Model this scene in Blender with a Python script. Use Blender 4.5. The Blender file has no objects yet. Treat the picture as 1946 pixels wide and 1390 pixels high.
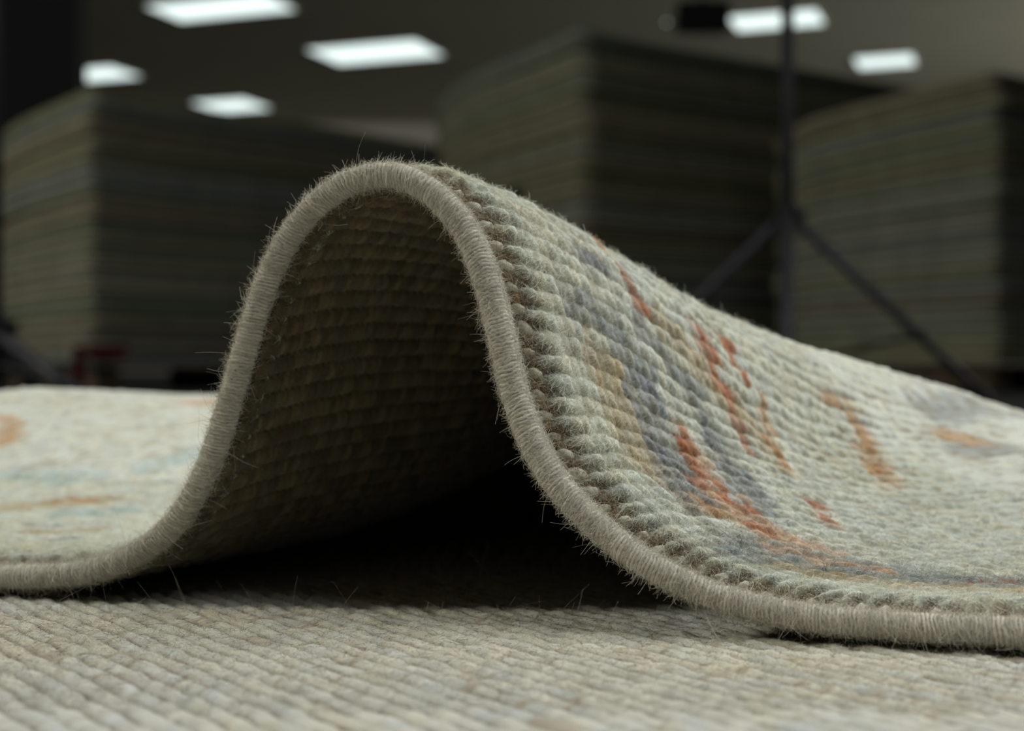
import bpy, bmesh, math
import numpy as np
from mathutils import Vector, Matrix

rng = np.random.default_rng(11)
scn = bpy.context.scene
COL = scn.collection

# ------------------------------------------------------------------ helpers
def srgb(r, g, b):
    f = lambda c: (c / 255 / 12.92) if c / 255 <= .04045 else ((c / 255 + .055) / 1.055) ** 2.4
    return (f(r), f(g), f(b))

def tag(o, label=None, cat=None, group=None, kind=None):
    if label: o['label'] = label
    if cat: o['category'] = cat
    if group: o['group'] = group
    if kind: o['kind'] = kind
    return o

def empty(name, loc, label, cat, group=None, rz=0.):
    o = bpy.data.objects.new(name, None)
    COL.objects.link(o)
    o.location = loc; o.rotation_euler = (0, 0, rz); o.empty_display_size = .05
    return tag(o, label, cat, group)

def link(name, data, parent=None, mat=None):
    o = bpy.data.objects.new(name, data)
    COL.objects.link(o)
    if parent: o.parent = parent
    if mat: data.materials.append(mat)
    return o

def np_mesh(name, verts, quads, col=None, smooth=True):
    me = bpy.data.meshes.new(name)
    n, q = len(verts), len(quads)
    me.vertices.add(n); me.vertices.foreach_set('co', np.ascontiguousarray(verts, np.float32).ravel())
    me.loops.add(q * 4); me.loops.foreach_set('vertex_index', np.ascontiguousarray(quads, np.int32).ravel())
    me.polygons.add(q)
    me.polygons.foreach_set('loop_start', np.arange(0, q * 4, 4, dtype=np.int32))
    me.polygons.foreach_set('loop_total', np.full(q, 4, np.int32))
    if smooth: me.polygons.foreach_set('use_smooth', np.ones(q, bool))
    if col is not None:
        a = me.attributes.new('dye', 'FLOAT_COLOR', 'POINT')
        c = np.ones((n, 4), np.float32); c[:, :3] = col
        a.data.foreach_set('color', c.ravel())
    me.update(calc_edges=True)
    return me

def grid_quads(nu, nv, close_v=False):
    i = np.arange(nu - 1)[:, None] * nv
    j = np.arange(nv if close_v else nv - 1)[None, :]
    j2 = (j + 1) % nv
    return np.stack([i + j, i + nv + j, i + nv + j2, i + j2], -1).reshape(-1, 4)

def curves_obj(name, pts, radius, mat, parent, col=None):
    """pts (N,K,3): N hair strands of K points."""
    N, K, _ = pts.shape
    cu = bpy.data.hair_curves.new(name)
    cu.add_curves([K] * N)
    cu.attributes['position'].data.foreach_set('vector', np.ascontiguousarray(pts, np.float32).ravel())
    r = cu.attributes.get('radius') or cu.attributes.new('radius', 'FLOAT', 'POINT')
    taper = np.linspace(1, .45, K)[None, :] * np.broadcast_to(np.asarray(radius, float).reshape(-1, 1), (N, 1))
    r.data.foreach_set('value', np.ascontiguousarray(taper, np.float32).ravel())
    if col is not None:
        a = cu.attributes.new('dye', 'FLOAT_COLOR', 'CURVE')
        c = np.ones((N, 4), np.float32); c[:, :3] = col
        a.data.foreach_set('color', c.ravel())
    o = link(name, cu, parent, mat)
    return o

def hash2(i, j, k=0):
    i = np.asarray(i, np.int64); j = np.asarray(j, np.int64)
    h = (i * 374761393 + j * 668265263 + k * 974634777 + 12345) & 0xffffffff
    h = ((h ^ (h >> 13)) * 1274126177) & 0xffffffff
    h = ((h ^ (h >> 16)) * 2246822519) & 0xffffffff
    return ((h ^ (h >> 15)) & 0xffffff) / float(0x1000000)

def vnoise(x, y, k=0):
    xi, yi = np.floor(x).astype(np.int64), np.floor(y).astype(np.int64)
    fx, fy = x - xi, y - yi
    fx = fx * fx * (3 - 2 * fx); fy = fy * fy * (3 - 2 * fy)
    a, b = hash2(xi, yi, k), hash2(xi + 1, yi, k)
    c, d = hash2(xi, yi + 1, k), hash2(xi + 1, yi + 1, k)
    return (a + (b - a) * fx) * (1 - fy) + (c + (d - c) * fx) * fy

sm = lambda x: np.clip(x, 0, 1) ** 2 * (3 - 2 * np.clip(x, 0, 1))
def nrm(a): return a / np.maximum(np.linalg.norm(a, axis=-1, keepdims=True), 1e-12)

# ------------------------------------------------------------------ materials
def new_mat(name):
    m = bpy.data.materials.new(name); m.use_nodes = True
    nt = m.node_tree
    return m, nt, nt.nodes['Principled BSDF']

def plain(name, col, rough=.8, noise=0., scale=20., metallic=0., spec=.2):
    m, nt, b = new_mat(name)
    b.inputs['Roughness'].default_value = rough; b.inputs['Metallic'].default_value = metallic
    b.inputs['Specular IOR Level'].default_value = spec
    tc = nt.nodes.new('ShaderNodeTexCoord'); nz = nt.nodes.new('ShaderNodeTexNoise')
    nz.inputs['Scale'].default_value = scale; nz.inputs['Detail'].default_value = 4
    nt.links.new(tc.outputs['Object'], nz.inputs['Vector'])
    cr = nt.nodes.new('ShaderNodeValToRGB')
    a = [max(0, c * (1 - noise)) for c in col] + [1]; d = [min(1, c * (1 + noise)) for c in col] + [1]
    cr.color_ramp.elements[0].color = a; cr.color_ramp.elements[0].position = .3
    cr.color_ramp.elements[1].color = d; cr.color_ramp.elements[1].position = .7
    nt.links.new(nz.outputs['Fac'], cr.inputs['Fac']); nt.links.new(cr.outputs['Color'], b.inputs['Base Color'])
    return m

def wool(name, scale=2600., var=.22, bump=.00025, stretch=(1, 1, 1), sheen=.15):
    """Wool coloured by the yarn's dye attribute, with fibre-scale mottling and bump."""
    m, nt, b = new_mat(name)
    b.inputs['Roughness'].default_value = .95; b.inputs['Specular IOR Level'].default_value = .08
    b.inputs['Sheen Weight'].default_value = sheen; b.inputs['Sheen Roughness'].default_value = .6
    at = nt.nodes.new('ShaderNodeAttribute'); at.attribute_name = 'dye'
    tc = nt.nodes.new('ShaderNodeTexCoord'); mp = nt.nodes.new('ShaderNodeMapping')
    mp.inputs['Scale'].default_value = stretch
    nz = nt.nodes.new('ShaderNodeTexNoise'); nz.inputs['Scale'].default_value = scale
    nz.inputs['Detail'].default_value = 4; nz.inputs['Roughness'].default_value = .65
    nt.links.new(tc.outputs['Object'], mp.inputs['Vector']); nt.links.new(mp.outputs['Vector'], nz.inputs['Vector'])
    mr = nt.nodes.new('ShaderNodeMapRange')
    mr.inputs['From Min'].default_value = .3; mr.inputs['From Max'].default_value = .7
    mr.inputs['To Min'].default_value = 1 - var; mr.inputs['To Max'].default_value = 1 + var
    nt.links.new(nz.outputs['Fac'], mr.inputs['Value'])
    mx = nt.nodes.new('ShaderNodeVectorMath'); mx.operation = 'SCALE'
    nt.links.new(at.outputs['Color'], mx.inputs[0]); nt.links.new(mr.outputs['Result'], mx.inputs['Scale'])
    nt.links.new(mx.outputs['Vector'], b.inputs['Base Color'])
    bp = nt.nodes.new('ShaderNodeBump'); bp.inputs['Distance'].default_value = bump; bp.inputs['Strength'].default_value = 1.
    nt.links.new(nz.outputs['Fac'], bp.inputs['Height']); nt.links.new(bp.outputs['Normal'], b.inputs['Normal'])
    return m

def fibre(name):
    m, nt, b = new_mat(name)
    b.inputs['Roughness'].default_value = .7; b.inputs['Specular IOR Level'].default_value = .12
    at = nt.nodes.new('ShaderNodeAttribute'); at.attribute_name = 'dye'
    nt.links.new(at.outputs['Color'], b.inputs['Base Color'])
    return m

M_pile = wool('pile_wool'); M_back = wool('backing_wool', 2200, .3); M_cord = wool('binding_yarn', 5200, .28, .00015)
M_weave = wool('weave_wool', 2400, .26); M_fibre = fibre('wool_fibre')

# ------------------------------------------------------------------ camera
CZ = .089
FPX = 1946 * 50 / 36
cam = bpy.data.cameras.new('camera'); cam.lens = 50; cam.sensor_width = 36; cam.sensor_fit = 'HORIZONTAL'
cam.clip_start = .01; cam.clip_end = 100
cam.dof.use_dof = True; cam.dof.focus_distance = .437; cam.dof.aperture_fstop = 8.6; cam.dof.aperture_blades = 0
co = bpy.data.objects.new('camera', cam); COL.objects.link(co)
co.location = (0, 0, CZ); co.rotation_euler = (math.pi / 2, 0, 0)
scn.camera = co

# ------------------------------------------------------------------ the folded rug's surface
# Height profile of the rug's bound front edge: s along the edge, z up (metres), then how the fold dies out towards the back.
ZC = .0150
EDGE_A = np.array([-.1791, .4975]); EDGE_E = np.array([.95143, -.30785]); EDGE_P = np.array([.30785, .95143])
PROFILE = np.array([[-300.0, 15.0], [-150.0, 15.0], [-50.0, 15.0], [0.0, 15.0], [13.0, 15.6], [25.9, 16.5], [38.5, 18.7], [47.8, 21.7], [57.0, 26.0], [69.2, 34.7], [77.6, 46.1], [84.1, 58.8], [89.0, 72.5], [94.4, 89.9], [98.9, 103.7], [104.1, 117.4], [111.7, 131.0], [121.5, 141.8], [132.7, 148.1], [143.7, 150.9], [154.5, 148.4], [164.3, 142.4], [172.2, 133.4], [177.7, 121.8], [181.7, 109.4], [184.8, 96.3], [187.7, 83.3], [191.5, 72.0], [196.6, 60.7], [204.6, 49.9], [214.6, 40.3], [226.0, 31.8], [238.9, 25.0], [254.6, 19.5], [273.0, 16.3], [290.9, 15.0], [309.8, 14.9], [337.2, 15.0], [387.2, 15.0], [487.2, 15.0], [637.2, 15.0]]) / 1000.

def dense(P, step=.0005, sig=.006):
    d = np.r_[0, np.cumsum(np.linalg.norm(np.diff(P, axis=0), axis=1))]
    t = np.linspace(0, d[-1], int(d[-1] / step))
    Q = np.c_[np.interp(t, d, P[:, 0]), np.interp(t, d, P[:, 1])]
    k = int(3 * sig / step); w = np.exp(-.5 * (np.arange(-k, k + 1) * step / sig) ** 2); w /= w.sum()
    R = np.vstack([np.linspace(Q[0] - (Q[1] - Q[0]) * k, Q[0], k, endpoint=False), Q,
                   np.linspace(Q[-1], Q[-1] + (Q[-1] - Q[-2]) * k, k + 1)[1:]])
    Q = np.c_[np.convolve(R[:, 0], w, 'valid'), np.convolve(R[:, 1], w, 'valid')]
    d = np.r_[0, np.cumsum(np.hypot(*np.diff(Q, axis=0).T))]
    return d, Q
T, Q = dense(PROFILE)
IC = Q[:, 1].argmax(); TC = T[IC]; SC = Q[IC, 0]; TMAX = T[-1]
V_, KZ, KW, DRIFT, HILL, V1, V2, HL, HR = .4669, .8443, 1.0707, .3598, .0463, .1021, .3492, .2085, -.25
VEND = .95
VG = np.r_[np.arange(-.008, .5, .004), np.arange(.5, VEND + .001, .0075)]
TG = np.linspace(0, TMAX, 1084)
def _surface():
    Qs = Q[::2]; Ts = T[::2]
    s = np.zeros((len(TG), len(VG))); z = s.copy()
    tau = TG - TC
    for j, v in enumerate(VG):
        vv = max(v, 0)
        g = 1 - sm(np.clip(vv / V_, 0, 1) ** KZ); k = 1 + KW * min(vv / V_, 1)
        cs = SC + DRIFT * v + (Qs[:, 0] - SC) * k; cz = (Qs[:, 1] - ZC) * g
        d = np.r_[0, np.cumsum(np.hypot(np.diff(cs), np.diff(cz)))]; d -= np.interp(TC, Ts, d)
        s[:, j] = np.interp(tau, d, cs) + np.where(tau > d[-1], tau - d[-1], 0) + np.where(tau < d[0], tau - d[0], 0)
        z[:, j] = np.interp(tau, d, cz)
    tn = s / .3; v = VG[None, :]
    z = z + ZC + HILL * (1 + HL * np.clip(-tn, 0, 2) + HR * np.clip(tn - .3, 0, 2)) * sm((v - V1) / (V2 - V1)) * (1 - sm((v - V2) / .35))
    P = np.stack([EDGE_A[0] + s * EDGE_E[0] + v * EDGE_P[0], EDGE_A[1] + s * EDGE_E[1] + v * EDGE_P[1], z], -1)
    return P
PG = _surface()
TU = nrm(np.gradient(PG, TG, axis=0)); TV = nrm(np.gradient(PG, VG, axis=1))
NG = nrm(np.cross(TU, TV)); TV = nrm(np.cross(NG, TU))
def lookup(A, t, v):
    t, v = np.broadcast_arrays(t, v)
    a = np.clip(t / TMAX * (len(TG) - 1), 0, len(TG) - 1.001); i = a.astype(int); f = (a - i)[..., None]
    b = np.clip(np.interp(v, VG, np.arange(len(VG))), 0, len(VG) - 1.001); j = b.astype(int); h = (b - j)[..., None]
    return (A[i, j] * (1 - f) + A[i + 1, j] * f) * (1 - h) + (A[i, j + 1] * (1 - f) + A[i + 1, j + 1] * f) * h
def frame(t, v):
    return lookup(PG, t, v), nrm(lookup(TU, t, v)), nrm(lookup(TV, t, v)), nrm(lookup(NG, t, v))

SKEW = .28          # the weave runs slightly askew to the bound edge
PITCH = .0070       # one row of tufts
TUFT = .0037        # one tuft along its row

# dyes of the woven pattern (motif strokes in rug millimetres: along the edge, away from it)
CREAM = np.array(srgb(209, 210, 200))
DYE = {'grey': srgb(156, 159, 157), 'rust': srgb(184, 126, 96), 'ochre': srgb(190, 152, 114), 'beige': srgb(192, 180, 156),
       'peach': srgb(208, 180, 156), 'teal': srgb(184, 197, 193), 'blue': srgb(136, 139, 146)}
MOTIF = [
 ('beige', 9, [(598,39),(618,39),(634,39),(642,39)]), ('beige', 6, [(592,33),(602,39)]), ('beige', 7, [(590,96),(606,114),(628,108)]),
 ('beige', 12, [(188,135),(226,153)]), ('beige', 9, [(250,72),(268,87)]), ('beige', 8, [(575,80),(585,95)]),
 ('grey', 9, [(576,34),(584,48),(600,57),(618,54),(638,48),(652,42)]), ('grey', 8, [(594,84),(620,84),(646,74),(664,62)]),
 ('grey', 7, [(578,66),(592,78)]), ('grey', 17, [(684,34),(700,42),(722,48),(746,54),(790,56),(880,58)]), ('beige', 6, [(700,30),(760,38),(860,36)]),
 ('grey', 16, [(592,249),(592,300),(610,315)]), ('grey', 12, [(626,225),(634,240)]), ('grey', 7, [(236,90),(246,99)]), ('grey', 5, [(274,54),(282,60)]),
 ('grey', 8, [(200,60),(232,72)]), ('grey', 5, [(556,44),(560,60)]), ('blue', 3, [(556,50),(558,55)]), ('blue', 3, [(600,58),(606,60)]), ('blue', 3, [(626,50),(634,50)]), ('blue', 3, [(640,52),(646,50)]),
 ('blue', 3, [(604,46),(610,46)]), ('blue', 3, [(618,80),(624,82)]),
 ('peach', 6.5, [(624,66),(636,63),(656,54),(668,54)]), ('peach', 5, [(684,42),(698,46),(716,48)]), ('peach', 14, [(150,318),(166,315)]), ('peach', 7, [(672,48),(690,60)]),
 ('rust', 2.6, [(616,66),(628,63),(642,54),(652,45)]), ('rust', 3.2, [(632,63),(646,60),(658,60)]), ('rust', 3, [(564,120),(580,117)]),
 ('rust', 2.6, [(570,102),(586,102),(596,105),(616,99)]), ('rust', 4, [(652,96),(666,87)]), ('rust', 3, [(556,69),(566,69)]),
 ('rust', 4, [(670,48),(678,51)]), ('rust', 4, [(744,48),(750,57)]),
 ('ochre', 4.5, [(653,40),(660,46)]), ('ochre', 3, [(590,129),(614,117),(626,111)]), ('ochre', 5.5, [(582,174),(590,186),(602,183),(622,168),(638,154)]),
 ('ochre', 10, [(612,234),(620,237)]), ('ochre', 8, [(64,267),(82,258),(96,240),(102,228)]), ('ochre', 6, [(206,149),(218,154)]), ('ochre', 3, [(542,72),(548,66)]),
 ('teal', 11, [(226,126),(248,138)]), ('teal', 14, [(146,186),(188,186)]), ('teal', 14, [(214,207),(224,222)]), ('teal', 16, [(760,120),(800,150)]),
]
def seg_dist(px, py, pl):
    d = np.full(px.shape, 1e9)
    for (ax, ay), (bx, by) in zip(pl[:-1], pl[1:]):
        vx, vy = bx - ax, by - ay
        f = np.clip(((px - ax) * vx + (py - ay) * vy) / max(vx * vx + vy * vy, 1e-9), 0, 1)
        d = np.minimum(d, np.hypot(px - ax - f * vx, py - ay - f * vy))
    return d
def tuft_ids(t, v):
    r = (t - SKEW * v) / PITCH
    r = r + .24 * (vnoise(v / .009, t / .04, 3) - .5) * 2
    i = np.floor(r).astype(np.int64)
    q = v / TUFT + hash2(i, 7 * np.ones_like(i), 1) * 1.0 + .25 * (vnoise(t / .004, v / .006, 5) - .5)
    j = np.floor(q).astype(np.int64)
    return i, j, r - i, q - j
def tuft_dye(i, j):
    """Each tuft takes one dye: where the design puts its knot."""
    v = (j + .5 - hash2(i, 7 * np.ones_like(i), 1)) * TUFT
    t = (i + .5) * PITCH + SKEW * v
    c = np.broadcast_to(CREAM, t.shape + (3,)).copy()
    jx, jy = (hash2(i, j, 21) - .5) * 5, (hash2(i, j, 22) - .5) * 5
    px, py = t * 1000 + jx, v * 1000 + jy
    for n, w, pl in MOTIF:
        d = seg_dist(px, py, pl)
        k = np.clip((w - d) / (w * .45), 0, 1)[..., None]
        k = k * (.65 + .35 * hash2(i, j, 31 + len(n)))[..., None]
        c = c * (1 - k) + np.array(DYE[n]) * k
    # hand-spun wool: each knot a little warmer, greyer, lighter or darker
    a = hash2(i, j, 41); b = hash2(i, j, 42)
    c = c * (.90 + .18 * a)[..., None]
    warm = np.array([1.03, 1.0, .93]); cool = np.array([.97, 1.0, 1.03])
    c = c * (warm * b[..., None] + cool * (1 - b[..., None]))
    patch = vnoise(t / .035 + 3, v / .03, 8)
    c = c * (1 - .10 * np.clip(patch - .55, 0, 1)[..., None] * np.array([.6, 1.0, 2.2]))
    return np.clip(c, 0, 1)
EDGE0 = .0126       # where the pile begins, behind the stitched selvedge
def pile_height(t, v):
    i, j, fr, fq = tuft_ids(t, v)
    ridge = 1 - np.abs(2 * fr - 1) ** 2.3
    bump = 1 - np.abs(2 * fq - 1) ** 2.2
    rnd = hash2(i, j, 9)
    far = sm((v - .12) / .35)
    h = (.0008 * ridge ** .8 + .0008 * ridge ** .5 * bump * (.5 + rnd) + .0008 * (rnd - .5) * ridge ** .5) * (1 - .68 * far)
    h = h - .0008 * (vnoise(t / .006, v / .02, 15) > .72) * (1 - ridge)
    h = h + .0005 * (vnoise(t / .0011, v / .0011, 12) - .5) + .0004 * (vnoise(t / .0005, v / .0005, 13) - .5)
    h = h + .0008 * (vnoise(t / .014, v / .02, 14) - .5)
    return h, i, j, fr

def pile_offset(t, v):
    h, i, j, fr = pile_height(t, v)
    start = EDGE0 + .0032 * np.abs(2 * fr - 1) ** 2 - .0022 * hash2(i, i * 0, 55)
    rise = sm((v - (start - .0036)) / .0075) ** .6
    notch = sm((np.abs(2 * fr - 1) - .35) / .45) * (1 - sm((v - EDGE0 - .0025) / .006)) * (hash2(i, i * 0, 56) > .2)
    return h, i, j, fr, rise, -.0040 + rise * (.0088 + h) * (1 - .46 * notch)
# --- pile
rug = empty('folded_rug', (0, 0, 0), 'cream wool rug with grey and rust pattern, bound edge humped into a tall fold', 'rug')
vs = [.0090]
while vs[-1] < .70: vs.append(vs[-1] + .0006 + .0045 * sm((vs[-1] - .06) / .6))
vs = np.array(vs + list(np.linspace(.71, VEND, 30)))
ts = np.linspace(.0, TMAX, 1500)
tt, vv = np.meshgrid(ts, vs, indexing='ij')
h, ti, tj, fr, rise, off = pile_offset(tt, vv)
P, U, W, N = frame(tt, vv)
off[0, :] = -.0040; off[-1, :] = -.0040; off[:, -1] = -.0040
lean = -.0012 * rise * (1 - np.abs(2 * fr - 1))
V3 = P + N * off[..., None] + W * lean[..., None]
dye = tuft_dye(ti, tj)
deep = sm((.0014 - h) / .0012) * (hash2(ti, tj, 61) > .55)       # warp showing between some rows
dye = dye * (1 - deep[..., None] * .45) + np.array(srgb(140, 116, 84)) * deep[..., None] * .45
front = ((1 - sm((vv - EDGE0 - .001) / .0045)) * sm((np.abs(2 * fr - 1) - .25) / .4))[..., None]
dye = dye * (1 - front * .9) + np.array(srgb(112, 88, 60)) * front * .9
pile = link('pile', np_mesh('pile', V3.reshape(-1, 3), grid_quads(len(ts), len(vs)), dye.reshape(-1, 3)), rug, M_pile)

# --- loose fibres standing on the pile
def fuzz_on_pile(n, vmax, lmin, lmax, rad):
    v = EDGE0 - .0025 + (vmax - EDGE0) * rng.random(n) ** 1.6
    t = rng.uniform(.15, TMAX - .05, n)
    hh, i, j, f, ri, of = pile_offset(t, v)
    p, u, w, nn = frame(t, v)
    base = p + nn * (of - .0001)[:, None] - w * (.0012 * ri * (1 - np.abs(2 * f - 1)))[:, None]
    d = nrm(-w * rng.normal(.9, .7, n)[:, None] + u * rng.normal(0, .75, n)[:, None] + nn * rng.uniform(.05, .75, n)[:, None])
    L = rng.uniform(lmin, lmax, n)[:, None]
    curl = nrm(u * rng.normal(0, 1, n)[:, None] + w * rng.normal(0, 1, n)[:, None] - nn * rng.uniform(.3, 1.2, n)[:, None])
    k = np.linspace(0, 1, 5)[None, :, None]
    pts = base[:, None] + d[:, None] * L[:, None] * k + curl[:, None] * (L[:, None] * .45) * k ** 2
    c = tuft_dye(i, j) * rng.uniform(.95, 1.3, n)[:, None]
    return pts, np.clip(c, 0, 1)
pts, c = fuzz_on_pile(420000, .19, .0016, .0040, .00004)
tag(curves_obj('pile_fuzz', pts, rng.uniform(.000025, .000065, len(pts)), M_fibre, pile, c), kind='stuff')

# --- backing (the underside seen inside the fold)
vs2 = np.r_[np.arange(.0015, .14, .0009), np.arange(.14, .5, .003), np.linspace(.505, VEND, 40)]
ts2 = np.linspace(0, TMAX, 1300)
tt, vv = np.meshgrid(ts2, vs2, indexing='ij')
P, U, W, N = frame(tt, vv)
r = (tt - SKEW * vv) / PITCH + .1 * (vnoise(vv / .009, tt / .05, 71) - .5); i = np.floor(r).astype(np.int64); fr = r - i
q = vv / .0026 + hash2(i, i * 0, 72) + .3 * (vnoise(tt / .003, vv / .004, 73) - .5); j = np.floor(q).astype(np.int64); fq = q - j
bump = (1 - np.abs(2 * fr - 1) ** 2.4) ** .7 * (.45 + .55 * (1 - np.abs(2 * fq - 1) ** 2)) * (.7 + .6 * hash2(i, j, 74))
bump = bump * sm((vv - .003) / .005)
off = -.0026 - .0022 * bump - .0003 * (vnoise(tt / .0006, vv / .0006, 75) - .5)
V3 = P + N * off[..., None]
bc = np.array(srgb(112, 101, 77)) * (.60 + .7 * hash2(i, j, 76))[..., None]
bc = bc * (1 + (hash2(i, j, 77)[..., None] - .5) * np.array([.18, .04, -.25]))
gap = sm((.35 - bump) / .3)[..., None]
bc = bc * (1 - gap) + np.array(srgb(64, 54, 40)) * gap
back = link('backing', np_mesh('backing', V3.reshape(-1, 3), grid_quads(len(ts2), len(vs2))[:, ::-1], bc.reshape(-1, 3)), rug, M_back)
tag(back, 'brownish knotted underside of the rug')
n = 24000
v = .004 + .07 * rng.random(n) ** 1.6; t = rng.uniform(.36, .72, n)
p, u, w, nn = frame(t, v)
base = p - nn * .0042; d = nrm(w * rng.normal(0, .8, n)[:, None] + u * rng.normal(0, .8, n)[:, None] - nn * rng.uniform(.1, .8, n)[:, None])
L = rng.uniform(.0012, .003, n)[:, None]; k = np.linspace(0, 1, 4)[None, :, None]
pts = base[:, None] + d[:, None] * L[:, None] * k + u[:, None] * (rng.normal(0, .5, n)[:, None] * L)[:, None] * k ** 2
tag(curves_obj('backing_fuzz', pts, .00004, M_fibre, back, np.array(srgb(118, 108, 86)) * rng.uniform(.6, 1.1, n)[:, None]), kind='stuff')

# --- edge binding: yarn wrapped round and round the rug's edge
STRAND = .00118
def cord(R, cv, cn, nth, dt, phase, amp):
    t = np.arange(.002, TMAX - .002, dt); th = np.linspace(0, 2 * math.pi, nth, endpoint=False)
    tt, aa = np.meshgrid(t, th, indexing='ij')
    P, U, W, N = frame(tt, np.zeros_like(tt))
    ph = tt / STRAND + phase + .55 * np.sin(aa) + .75 * (vnoise(tt / .004, aa * 1.3, 80) - .5) + .5 * (vnoise(tt / .03, aa * 0, 81) - .5)
    i = np.floor(ph).astype(np.int64); f = ph - i
    rr = R * (1 + .10 * (vnoise(tt / .012, np.cos(aa) * 1.5 + 5, 82) - .5)) + amp * ((1 - np.abs(2 * f - 1) ** 2.2) * (.6 + .8 * hash2(i, i * 0 + int(phase * 10), 83)) - .6)
    rr = rr + .00016 * (vnoise(tt / .00035, aa * 14, 84) - .5)
    V3 = P + W * (cv + rr * np.cos(aa))[..., None] + N * (cn + rr * np.sin(aa))[..., None]
    c = np.array(srgb(217, 212, 199)) * (.78 + .34 * hash2(i, i * 0 + 3, 85))[..., None]
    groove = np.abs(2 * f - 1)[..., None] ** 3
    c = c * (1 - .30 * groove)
    return V3.reshape(-1, 3), grid_quads(len(t), nth, True)[:, ::-1], c.reshape(-1, 3)
a1 = cord(.0037, 0., 0., 36, .00021, 0., .00060)
a2 = cord(.0020, .0046, .0001, 22, .00021, .4, .00050)
binding = link('edge_binding', np_mesh('edge_binding', np.vstack([a1[0], a2[0]]), np.vstack([a1[1], a2[1] + len(a1[0])]), np.vstack([a1[2], a2[2]])), rug, M_cord)
tag(binding, 'pale beige yarn-wrapped cord along the folded edge')
def cord_fuzz(n, lmin, lmax, lift0, lift1, R, cv, cn, K=5, curlf=.4, t0=.12, t1=None):
    t = rng.uniform(t0, t1 or TMAX - .1, n); a = rng.uniform(0, 2 * math.pi, n)
    p, u, w, nn = frame(t, np.zeros(n))
    rad = w * np.cos(a)[:, None] + nn * np.sin(a)[:, None]; tan = -w * np.sin(a)[:, None] + nn * np.cos(a)[:, None]
    base = p + w * cv + nn * cn + rad * (R - .0001)
    sgn = np.where(rng.random(n) < .5, -1, 1)[:, None]
    lift = rng.uniform(lift0, lift1, n)[:, None]
    d = nrm(tan * sgn + rad * lift + u * rng.normal(.25, .35, n)[:, None])
    L = rng.uniform(lmin, lmax, n)[:, None]; k = np.linspace(0, 1, K)[None, :, None]
    bend = -rad * (L / (2 * R)) .clip(.1, .5) * (1 - lift * .8) + u * rng.normal(0, curlf, n)[:, None] + tan * rng.normal(0, curlf, n)[:, None]
    pts = base[:, None] + d[:, None] * L[:, None] * k + bend[:, None] * L[:, None] * k ** 2
    wob = rng.normal(0, 1, (n, 3)); ph = rng.uniform(0, 6, n)[:, None, None]
    pts = pts + wob[:, None] * (L * .07)[:, None] * (np.sin(k * 7 + ph) - np.sin(ph)) * k
    c = np.array(srgb(212, 206, 192)) * rng.uniform(.7, 1.15, n)[:, None]
    return pts, np.clip(c, 0, 1)
A = [cord_fuzz(80000, .0016, .0044, .05, .45, .0038, 0, 0), cord_fuzz(30000, .0012, .0034, .05, .4, .0022, .0044, .0006)]
p3, c3 = cord_fuzz(2600, .0025, .0050, .3, 1.1, .0038, 0, 0, curlf=.9)
A.append((p3, c3))
pts = np.vstack([a[0] for a in A]); c = np.vstack([a[1] for a in A])
tag(curves_obj('binding_fuzz', pts, rng.uniform(.00003, .000065, len(pts)), M_fibre, binding, c), kind='stuff')
pts, c = cord_fuzz(110, .003, .0075, .6, 1.8, .0038, 0, 0, K=14, curlf=.8)
tag(curves_obj('stray_hair', pts, .00005, M_fibre, binding, c), kind='stuff')

# --- stitched selvedge between binding and pile: cream twisted loops, brown yarn between them
def yarn_lumps(ts_, v0, n0, ru, rv, rn, ang, cols, nt=14, nl=18, groove=7, seed=0):
    V, F_, C = [], [], []
    th = np.linspace(0, 2 * math.pi, nt, endpoint=False); la = np.linspace(.02, math.pi - .02, nl)
    LA, TH = np.meshgrid(la, th, indexing='ij'); q = grid_quads(nl, nt, True)
    for k, t in enumerate(ts_):
        s = 1 + .35 * (hash2(k, seed, 90) - .7) * 2
        p, u, w, nn = frame(np.array([t]), np.array([v0 + .0012 * (hash2(k, seed, 91) - .5)])); p, u, w, nn = p[0], u[0], w[0], nn[0]
        a = ang + .5 * (hash2(k, seed, 92) - .5)
        ax = u * math.cos(a) + w * math.sin(a); ay = -u * math.sin(a) + w * math.cos(a)
        g = 1 + .11 * np.sin(groove * TH + LA * 3.2)
        x = ru * s * np.cos(LA); y = rv * s * np.sin(LA) * np.cos(TH) * g; z = rn * np.sin(LA) * np.sin(TH) * g
        pts = p + nn * (n0 + .0018 * (hash2(k, seed, 93) - .6)) + x[..., None] * ax + y[..., None] * ay + z[..., None] * nn
        V.append(pts.reshape(-1, 3)); F_.append(q + k * nl * nt)
        cc = np.array(cols) * (.85 + .3 * hash2(k, seed, 94)) * (1 + .0 * LA[..., None]) * (.80 + .22 * (np.sin(groove * TH + LA * 3.2) * .5 + .5))[..., None]
        C.append(cc.reshape(-1, 3))
    return np.vstack(V), np.vstack(F_), np.vstack(C)
rows = np.arange(int(.06 / PITCH), int((TMAX - .06) / PITCH)) * PITCH
v0 = .0093
kn = yarn_lumps(rows + PITCH * .5 + SKEW * v0, v0, .0013, .0034, .0019, .0022, .9, srgb(200, 196, 178), seed=1)
link('selvedge_stitching', np_mesh('selvedge_stitching', *kn), rug, M_cord)['label'] = 'cream yarn loops stitched beside the cord'
bn = yarn_lumps(rows + SKEW * v0, v0 - .0003, .0000, .0030, .0020, .0019, .3, srgb(122, 98, 70), seed=2)
bn2 = yarn_lumps(rows + SKEW * v0 + .0008, v0 + .0020, .0012, .0018, .0012, .0014, -.4, srgb(116, 86, 60), seed=3)
weft = link('selvedge_weft', np_mesh('selvedge_weft', np.vstack([bn[0], bn2[0]]), np.vstack([bn[1], bn2[1] + len(bn[0])]), np.vstack([bn[2], bn2[2]])), rug, M_cord)
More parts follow.
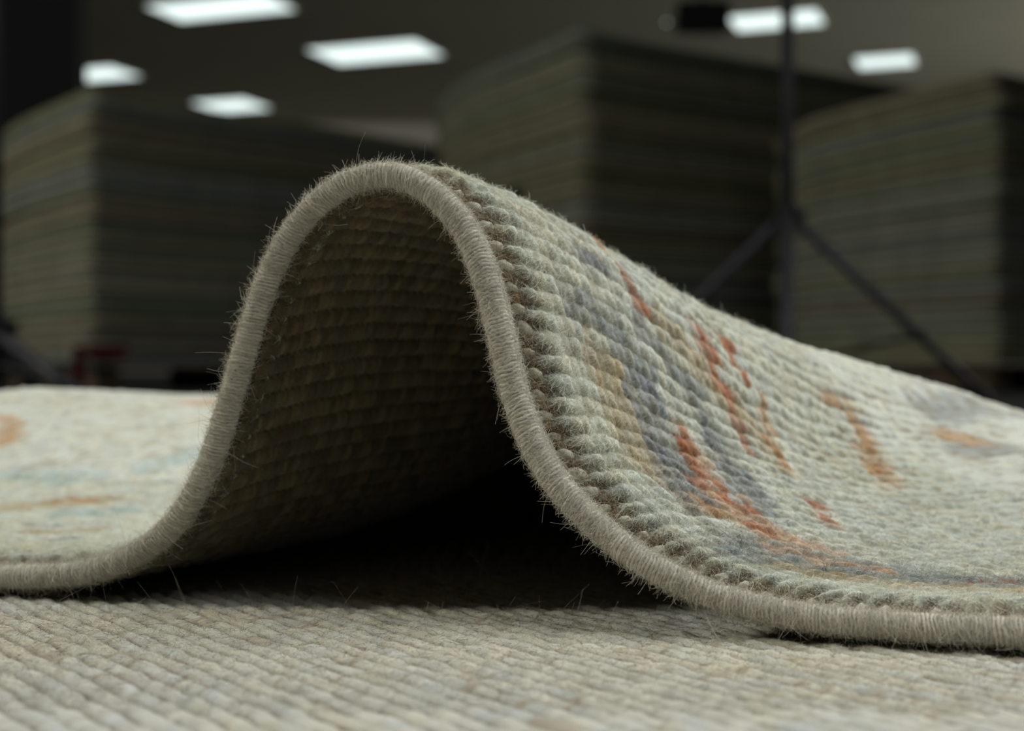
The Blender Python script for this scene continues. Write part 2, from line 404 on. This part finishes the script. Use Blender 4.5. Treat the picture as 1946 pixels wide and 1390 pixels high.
weft['label'] = 'brown yarn showing in the gaps beside the cord'
n = 26000
k = rng.integers(0, len(rows), n); t = rows[k] + SKEW * v0 + rng.normal(0, .0022, n); v = v0 + rng.normal(.0008, .0018, n)
p, u, w, nn = frame(t, v)
base = p + nn * rng.uniform(.0008, .0034, n)[:, None]
d = nrm(u * rng.normal(0, .9, n)[:, None] + w * rng.normal(0, .9, n)[:, None] + nn * rng.uniform(0, .9, n)[:, None]); L = rng.uniform(.0015, .0042, n)[:, None]
kk = np.linspace(0, 1, 6)[None, :, None]
cu_ = nrm(rng.normal(0, 1, (n, 3))); cu_ = cu_ - nn * np.minimum((cu_ * nn).sum(-1, keepdims=True), 0)
pts = base[:, None] + d[:, None] * L[:, None] * kk + cu_[:, None] * (L * .5)[:, None] * kk ** 2
mix = rng.random(n)[:, None]
c = np.where(mix < .5, np.array(srgb(124, 96, 66)), np.array(srgb(204, 194, 172))) * rng.uniform(.7, 1.1, n)[:, None]
tag(curves_obj('selvedge_fuzz', pts, .00004, M_fibre, weft, c), kind='stuff')

# ------------------------------------------------------------------ the flat rug underneath
base_rug = empty('flat_rug', (0, 0, 0), 'flat beige ribbed rug lying on the floor underneath the folded cream rug', 'rug')
def axis(lo, f0, f1, hi, step, grow=1.12):
    a = list(np.arange(f0, f1, step)); s = step
    while a[-1] < hi: s *= grow; a.append(a[-1] + s)
    b = []; x = f0; s = step
    while x > lo: s *= grow; x -= s; b.append(x)
    return np.array(b[::-1] + a)
xs = axis(-.9, -.20, .20, 1.0, .0008); ys = axis(-.15, .29, .53, 1.6, .0008)
xx, yy = np.meshgrid(xs, ys, indexing='ij')
ZB = .0084
def weave(x, y):
    a = -.60 * x + .80 * y; b = .80 * x + .60 * y
    r = b / .0070 + .22 * (vnoise(a / .012, b / .05, 101) - .5); i = np.floor(r).astype(np.int64); fr = r - i
    q = a / .0075 + hash2(i, i * 0, 102) + .5 * (vnoise(b / .005, a / .008, 103) - .5); j = np.floor(q).astype(np.int64); fq = q - j
    lump = (1 - np.abs(2 * fr - 1) ** 2.2) ** .8 * (.93 + .07 * (1 - np.abs(2 * fq - 1) ** 4)) * (.65 + .6 * vnoise(a / .006, i * 7.3, 104))
    near = 1 - sm((np.hypot(x, y - .4) - .2) / .12)
    h = -.0017 + .0021 * lump * near + (.0004 * (vnoise(x / .0009, y / .0009, 105) - .5) + .0004 * (vnoise(x / .0025, y / .0025, 106) - .5)) * near
    return h + .0012 * (1 - near), i, j, lump
h, i, j, lump = weave(xx, yy)
ra = -.60 * xx + .80 * yy
wc = np.array(srgb(194, 191, 179)) * (1 + (vnoise(xx / .05, yy / .05, 119)[..., None] - .5) * np.array([.10, .04, -.14])) * (.82 + .28 * vnoise(ra / .0045, i * 5.7, 110))[..., None]
wc = wc * (1 + (vnoise(ra / .008, i * 3.1, 111)[..., None] - .5) * np.array([.08, .0, -.15]))
brown = (sm((vnoise(ra / .005, i * 9.1, 112) - .80) / .12) * .55)[..., None]
wc = wc * (1 - brown) + np.array(srgb(150, 128, 98)) * brown
gap = (sm((.60 - lump) / .40) * (.25 + .75 * sm((vnoise(ra / .006, i * 2.3, 113) - .35) / .3)))[..., None]
wc = wc * (1 - gap) + np.array(srgb(98, 80, 60)) * gap
zz = ZB + h
zz[0, :] = .0005; zz[-1, :] = .0005; zz[:, 0] = .0005; zz[:, -1] = .0005
weave_o = link('woven_face', np_mesh('woven_face', np.stack([xx, yy, zz], -1).reshape(-1, 3), grid_quads(len(xs), len(ys)), wc.reshape(-1, 3)), base_rug, M_weave)
n = 130000
y = rng.uniform(.33, .54, n); x = rng.uniform(-.42, .42, n) * y
hh, i, j, l_ = weave(x, y)
base = np.stack([x, y, ZB + hh - .0001], -1)
d = nrm(np.stack([rng.normal(0, 1, n), rng.normal(0, 1, n), rng.uniform(.05, .8, n)], -1)); L = rng.uniform(.0010, .0028, n)[:, None]
kk = np.linspace(0, 1, 5)[None, :, None]; cu_ = rng.normal(0, .5, (n, 3)); cu_[:, 2] = -np.abs(cu_[:, 2])
pts = base[:, None] + d[:, None] * L[:, None] * kk + cu_[:, None] * L[:, None] * kk ** 2
dark = (rng.random(n) < .18)[:, None]
c = np.where(dark, np.array(srgb(84, 70, 54)), np.array(srgb(196, 190, 176))) * rng.uniform(.75, 1.1, n)[:, None]
tag(curves_obj('weave_fuzz', pts, .00004, M_fibre, weave_o, c), kind='stuff')
n = 220
y = rng.uniform(.39, .52, n); x = rng.uniform(-.36, .30, n) * y
base = np.stack([x, y, np.full(n, ZB)], -1)
d = nrm(np.stack([rng.normal(0, .8, n), rng.normal(0, .5, n), rng.uniform(.3, 1.6, n)], -1)); L = rng.uniform(.0025, .007, n)[:, None]
kk = np.linspace(0, 1, 12)[None, :, None]; cu_ = rng.normal(0, 1.1, (n, 3))
pts = base[:, None] + d[:, None] * L[:, None] * kk + cu_[:, None] * L[:, None] * kk ** 2
pts[..., 2] = np.maximum(pts[..., 2], ZB)
tag(curves_obj('stray_hair', pts, .00004, M_fibre, weave_o, np.array(srgb(190, 184, 170)) * rng.uniform(.6, 1., n)[:, None]), kind='stuff')

# ------------------------------------------------------------------ bmesh helpers for the room
def bm_box(bm, c, s, rz=0., bev=0.):
    g = bmesh.ops.create_cube(bm, size=1.)
    M = Matrix.Translation(c) @ Matrix.Rotation(rz, 4, 'Z') @ Matrix.Diagonal((*s, 1))
    bmesh.ops.transform(bm, matrix=M, verts=g['verts'])
    if bev:
        es = list({e for v in g['verts'] for e in v.link_edges})
        bmesh.ops.bevel(bm, geom=es, offset=bev, segments=2, affect='EDGES')
def bm_tube(bm, a, b, r, r2=None, seg=20):
    a, b = Vector(a), Vector(b); d = b - a
    M = Matrix.Translation((a + b) / 2) @ d.to_track_quat('Z', 'Y').to_matrix().to_4x4()
    bmesh.ops.create_cone(bm, cap_ends=True, segments=seg, radius1=r, radius2=r2 if r2 is not None else r, depth=d.length, matrix=M)
def bm_obj(name, fn, mat, parent=None, smooth=False):
    bm = bmesh.new(); fn(bm); me = bpy.data.meshes.new(name); bm.to_mesh(me); bm.free()
    if smooth:
        for f in me.polygons: f.use_smooth = len(f.vertices) == 4
    return link(name, me, parent, mat)

M_floor = plain('dark_floor', srgb(34, 33, 32), .7, .3, 3.)
M_ceil = plain('ceiling_paint', srgb(178, 176, 160), .9, .05, 2.)
M_wall = plain('wall_paint', srgb(205, 200, 190), .9, .04, 1.)
M_black = plain('black_metal', srgb(15, 15, 18), .6, .2, 30., spec=.15)
M_leg = plain('blue_grey_metal', srgb(36, 35, 42), .6, .1, 30., spec=.25)
M_fabric = plain('black_fabric', srgb(14, 14, 17), .95, .2, 60.)
M_wood = plain('pallet_wood', srgb(60, 50, 40), .9, .3, 25.)
M_red = plain('red_cloth', srgb(66, 22, 26), .9, .2, 40.)
M_frame = plain('white_metal', srgb(200, 200, 196), .6, .05, 30.)
def emit(name, col, s):
    m = bpy.data.materials.new(name); m.use_nodes = True; nt = m.node_tree; nt.nodes.clear()
    o = nt.nodes.new('ShaderNodeOutputMaterial'); e = nt.nodes.new('ShaderNodeEmission')
    e.inputs['Color'].default_value = (*col, 1); e.inputs['Strength'].default_value = s
    nt.links.new(e.outputs[0], o.inputs[0]); return m
M_lamp = emit('lamp_diffuser', (.86, 1., .97), 1.25)
M_glint = emit('glint_part', (.8, 1., .85), 1.6)  # emission imitating a small bright glint beside the hanging box

# ------------------------------------------------------------------ room shell
HC = 3.5
tag(bm_obj('floor', lambda b: bm_box(b, (0, 9, -.05), (30, 26, .1)), M_floor), kind='structure')
tag(bm_obj('ceiling', lambda b: bm_box(b, (0, 9, HC + .1), (30, 26, .2)), M_ceil), kind='structure')
tag(bm_obj('wall_back', lambda b: bm_box(b, (0, 20.1, HC / 2), (30, .2, HC)), M_wall), kind='structure')

# ------------------------------------------------------------------ stacks of folded rugs on pallets
ORD = ['topmost', 'second', 'third', 'fourth', 'fifth', 'sixth', 'seventh', 'eighth', 'ninth', 'tenth', 'eleventh', 'twelfth', 'thirteenth',
       'fourteenth', 'fifteenth', 'sixteenth', 'seventeenth', 'eighteenth', 'nineteenth', 'twentieth']
ONES = ['', 'first', 'second', 'third', 'fourth', 'fifth', 'sixth', 'seventh', 'eighth', 'ninth']
def ordinal(k):
    if k < 20: return ORD[k]
    n = k + 1
    if n % 10 == 0: return {20: 'twentieth', 30: 'thirtieth', 40: 'fortieth'}[n]
    return {2: 'twenty', 3: 'thirty', 4: 'forty'}[n // 10] + '-' + ONES[n % 10]
TONES = [('olive', (104, 103, 85)), ('grey', (106, 105, 96)), ('sage green', (98, 102, 88)), ('beige', (111, 107, 92)), ('blue-grey', (97, 101, 96)), ('brown', (104, 98, 84)), ('grey-green', (101, 103, 90))]
def rug_mat():
    m, nt, b = new_mat('stack_wool')
    b.inputs['Roughness'].default_value = .95; b.inputs['Specular IOR Level'].default_value = .05
    at = nt.nodes.new('ShaderNodeAttribute'); at.attribute_name = 'dye'
    tc = nt.nodes.new('ShaderNodeTexCoord'); nz = nt.nodes.new('ShaderNodeTexNoise'); nz.inputs['Scale'].default_value = 9.; nz.inputs['Detail'].default_value = 5
    nt.links.new(tc.outputs['Object'], nz.inputs['Vector'])
    mr = nt.nodes.new('ShaderNodeMapRange'); mr.inputs['To Min'].default_value = .7; mr.inputs['To Max'].default_value = 1.3
    nt.links.new(nz.outputs['Fac'], mr.inputs['Value'])
    mx = nt.nodes.new('ShaderNodeVectorMath'); mx.operation = 'SCALE'
    nt.links.new(at.outputs['Color'], mx.inputs[0]); nt.links.new(mr.outputs['Result'], mx.inputs['Scale'])
    nt.links.new(mx.outputs['Vector'], b.inputs['Base Color']); return m
M_stack = rug_mat()
ZS = .095
def stack(corner, rot, la, lb, height, name, seed, sag_a, sag_b):
    """Near vertical edge at CORNER; the a side runs right and back, the b side left and back."""
    r = np.random.default_rng(seed)
    n = int(round(height / .043)); th = height / n
    na, nb = 26, 20
    ga, gb = np.linspace(0, 1, na), np.linspace(0, 1, nb)
    ring = [(x, 0) for x in range(na)] + [(na - 1, y) for y in range(1, nb)] + [(x, nb - 1) for x in range(na - 2, -1, -1)] + [(0, y) for y in range(nb - 2, 0, -1)]
    def soft(q, sag): return sum(np.interp(q + o, *sag) for o in np.linspace(-.08, .08, 9)) / 9
    def scale(a, b):     # how far the pile has settled away from its proud near corner
        return 1 - soft(a, sag_a) - soft(b, sag_b)
    for k in range(n):
        kt = n - 1 - k                                      # counted from the top
        z0, z1 = k * th, (k + 1) * th - .0035
        ins = r.uniform(-.012, .012, 4); bow = r.uniform(0, 2 * math.pi, 4)
        tone, tc = TONES[r.integers(len(TONES))]
        col = np.array(srgb(*tc)) * r.uniform(.82, 1.04)
        A = np.linspace(0, 1, na); V, Fq, C = [], [], []
        wave = lambda a, b: .004 * np.sin(5 * a + bow[0]) + .004 * np.sin(4 * b + bow[1])
        def pt(ai, bi, inset, zf):
            a, b = ga[ai], gb[bi]
            x = ins[0] + a * (la - ins[0] + ins[1]); y = ins[2] + b * (lb - ins[2] + ins[3])
            if ai == 0: x += inset
            if ai == na - 1: x -= inset
            if bi == 0: y += inset
            if bi == nb - 1: y -= inset
            x += wave(a, b); y += wave(b, a)
            s = scale(np.clip(x / la, 0, 1), np.clip(y / lb, 0, 1))
            return (x, y, (z0 + (z1 - z0) * zf) * s)
        # two plies of the folded rug show as two rounded lips
        prof = [(.012, 0.), (.003, .08), (0., .25), (.003, .42), (.013, .5), (.003, .58), (0., .75), (.003, .92), (.012, 1.)]
        rings = []
        for (i_, zf) in prof:
            rings.append(len(V))
            V += [pt(ai, bi, i_, zf) for ai, bi in ring]
        m = len(ring)
        for p_ in range(len(prof) - 1):
            for q_ in range(m):
                Fq.append((rings[p_] + q_, rings[p_] + (q_ + 1) % m, rings[p_ + 1] + (q_ + 1) % m, rings[p_ + 1] + q_))
        for zf, flip in ((0., True), (1., False)):
            b0 = len(V); V += [pt(ai, bi, .012, zf) for ai in range(na) for bi in range(nb)]
            qs = grid_quads(na, nb) + b0
            Fq += [tuple(x[::-1]) if flip else tuple(x) for x in qs.tolist()]
        V = np.array(V)
        C = np.broadcast_to(col, (len(V), 3))
        o = link('stacked_rug', np_mesh('stacked_rug', V, np.array(Fq), C), None, M_stack)
        o.location = (corner[0], corner[1], ZS); o.rotation_euler = (0, 0, rot)
        where = 'topmost of' if kt == 0 else ('bottom rug of' if k == 0 else ordinal(kt) + ' from the top in')
        tag(o, f'{tone} folded rug, {where} the {name} rug stack', 'rug', f'folded rugs in the {name} stack')
    # pallet
    pal = empty('pallet', (corner[0], corner[1], 0), f'dark low pallet under the {name} rug stack', 'pallet', 'pallets under the rug stacks', rot)
    for y in np.linspace(.08, lb - .08, 7): bm_obj('deck_board', lambda b: bm_box(b, (la / 2, y, .082), (la - .06, .11, .018), 0, .002), M_wood, pal)
    for x in (.1, la / 2, la - .1): bm_obj('bearer', lambda b: bm_box(b, (x, lb / 2, .0365), (.09, lb - .1, .072), 0, .003), M_wood, pal)
ROT = math.radians(32)
AF = lambda *p: (np.array([q[0] for q in p]), np.array([q[1] for q in p]))
stack((-1.49, 5.0), ROT + math.radians(10), 1.6, .86, .985, 'left', 3, AF((0, 0), (.15, .02), (.6, .025), (1, .05)), AF((0, 0), (.3, .015), (.7, .04), (.88, .07), (1, .15)))
stack((.285, 6.0), ROT, 2.6, 1.25, 1.43, 'tall middle', 5, AF((0, 0), (.08, .015), (.5, .025), (1, .04)), AF((0, 0), (.25, .012), (.7, .025), (.9, .05), (1, .11)))
stack((1.67, 4.92), ROT, 1.6, 1.10, 1.025, 'right', 8, AF((0, 0), (.3, .02), (1, .05)), AF((0, 0), (.4, .01), (.8, .03), (.92, .055), (1, .12)))

# red cloth at the foot of the left stack
rc = empty('red_strap', (-1.465, 4.93, .012), 'dark red strap hanging at the foot of the left rug stack', 'strap')
def redfn(b):
    bm_box(b, (.055, .02, .125), (.15, .006, .05), .72, .002)
    bm_box(b, (-.03, -.02, .075), (.05, .006, .14), .9, .002)
bm_obj('webbing', redfn, M_red, rc)

# ------------------------------------------------------------------ tripod light stands
def light_stand(x, y, hub, height, az, spread, label, r=.0125):
    st = empty('light_stand', (x, y, 0), label, 'light stand', 'black tripod light stands')
    def pole(b):
        bm_tube(b, (0, 0, .06), (0, 0, height * .55), r); bm_tube(b, (0, 0, height * .55), (0, 0, height), r * .8)
    bm_obj('pole', pole, M_black, st, True)
    bm_obj('collar', lambda b: (bm_tube(b, (0, 0, hub - .022), (0, 0, hub + .022), r * 1.7), bm_box(b, (r * 2.0, 0, hub + .004), (.02, .016, .02), 0, .003)), M_black, st)
    bm_obj('lower_collar', lambda b: bm_tube(b, (0, 0, .075), (0, 0, .105), r * 1.6), M_black, st)
    bm_obj('clamp_knob', lambda b: bm_tube(b, (r * .9, 0, height * .55), (r * 3, 0, height * .55), .012, .015), M_black, st)
    for a in az:
        a = math.radians(a); c, s = math.cos(a), math.sin(a)
        p0 = Vector((c * r * 1.5, s * r * 1.5, hub - .008)); p1 = Vector((c * spread, s * spread, .018))
        lg = bm_obj('leg', lambda b: bm_tube(b, p0, p1, .0095), M_leg, st, True)
        bm_obj('rubber_foot', lambda b: bm_tube(b, p1 + (p0 - p1).normalized() * .05, p1 - Vector((0, 0, .012)), .0125, .012), M_black, lg)
        mid = p0.lerp(p1, .62)
        bm_obj('brace', lambda b: (bm_tube(b, Vector((c * r, s * r, .09)), mid, .005), bm_tube(b, mid - Vector((s, -c, 0)) * .014, mid + Vector((s, -c, 0)) * .014, .008)), M_black, st)
    return st
light_stand(.523, 2.70, .372, 1.9, (259, 19, 139), .46, 'black tripod light stand in front of the tall middle rug stack')
light_stand(-.803, 2.2, .142, 2.1, (-32, 88, 208), .25, 'black tripod light stand at the left, only its leg and pole edge showing', .014)

# black divider standing behind the left stack
dv = empty('room_divider', (-2.90, 7.6, 0), 'tall black room divider standing behind the left rug stack', 'room divider', None, math.radians(4))
bm_obj('panel', lambda b: bm_box(b, (0, 0, 1.53), (1.14, .03, 2.9), 0, .004), M_fabric, dv)
def frm(b):
    for sx in (-1, 1): bm_box(b, (sx * .59, 0, 1.53), (.045, .05, 3.0), 0, .006)
    for z in (.055, 3.005): bm_box(b, (0, 0, z), (1.14, .05, .05), 0, .006)
bm_obj('frame', frm, M_black, dv)
for sx in (-1, 1): bm_obj('foot', lambda b: bm_box(b, (sx * .59, 0, .015), (.07, .45, .03), 0, .006), M_black, dv)

# ------------------------------------------------------------------ ceiling lights
def at_ceiling(px, py):
    d = (HC - CZ) * FPX / (695 - py); return ((px - 973) / FPX * d, d)
def troffer(px, py, lx, ly, rz, label):
    x, y = at_ceiling(px, py)
    t = empty('ceiling_light', (x, y, HC), label, 'ceiling light', 'recessed ceiling lights', rz)
    def fr(b):
        for sx in (-1, 1): bm_box(b, (sx * (lx / 2 + .015), 0, -.008), (.03, ly + .06, .016), 0, .002)
        for sy in (-1, 1): bm_box(b, (0, sy * (ly / 2 + .015), -.008), (lx, .03, .016), 0, .002)
    bm_obj('frame', fr, M_frame, t)
    bm_obj('diffuser', lambda b: bm_box(b, (0, 0, -.005), (lx, ly, .006)), M_lamp, t)
TR = math.radians(-20)
troffer(420, 13, 1.28, .62, TR, 'long bright ceiling light cut by the top edge, left of centre')
troffer(714, 98, 1.28, .80, TR, 'long bright ceiling light straight above the hump of the folded rug')
troffer(186, 139, .80, .62, TR, 'small bright ceiling light just right of the black room divider')
troffer(440, 199, .78, .75, TR, 'small bright ceiling light low over the left rug stack')
troffer(1475, 37, .86, .62, TR, 'bright ceiling light crossed by the stand pole')
troffer(1682, 115, .62, .60, TR, 'small bright ceiling light above the gap before the right rug stack')

# black box hanging under the ceiling beside the lights
bx, by = (1335 - 973) / FPX * 10., 10.
bxz = CZ + (695 - 33) / FPX * 10.
box = empty('hanging_box', (bx, by, bxz - .1), 'small black box hung below the ceiling left of the pole-crossed light', 'ceiling fixture')
bm_obj('housing', lambda b: bm_box(b, (0, 0, .1), (.36, .24, .19), 0, .015), M_black, box)
bm_obj('hanger', lambda b: bm_tube(b, (0, 0, .19), (0, 0, HC - bxz + .1), .012), M_black, box)
bm_obj('glint_part', lambda b: (bm_box(b, (-.212, 0, .063), (.07, .012, .012)), ), M_black, box)  # black stub added to carry the glint bead
bm_obj('glint_bead', lambda b: bmesh.ops.create_icosphere(b, subdivisions=2, radius=.007, matrix=Matrix.Translation((-.251, -.004, .063))), M_glint, box)  # glowing bead standing in for a point highlight

# ------------------------------------------------------------------ light
def area(name, loc, target, sx, sy, watts, col):
    l = bpy.data.lights.new(name, 'AREA'); l.shape = 'RECTANGLE'; l.size = sx; l.size_y = sy; l.energy = watts; l.color = col
    o = bpy.data.objects.new(name, l); COL.objects.link(o); o.location = loc
    o.rotation_euler = (Vector(target) - Vector(loc)).to_track_quat('-Z', 'Y').to_euler(); return o
area('overhead_lamp', (1.4, .50, 2.05), (.1, .5, 0), 2.2, 2.2, 78, (.972, 1., .98))
area('room_lamp', (-6.5, .5, 3.3), (.5, 6., .6), 1.2, .6, 370, (1., 1., .88))
area('ceiling_lift', (10, 12.5, 1.3), (0, 12.5, 2.6), 5, 1.8, 215, (1., 1., .91))  # unseen area light added on the right to lift the dark ceiling
w = bpy.data.worlds.new('world'); scn.world = w; w.use_nodes = True
w.node_tree.nodes['Background'].inputs['Color'].default_value = (.95, 1., .86, 1)
w.node_tree.nodes['Background'].inputs['Strength'].default_value = .014

vs_ = scn.view_settings
vs_.view_transform = 'Standard'; vs_.look = 'None'; vs_.exposure = 0; vs_.gamma = 1; vs_.use_curve_mapping = False
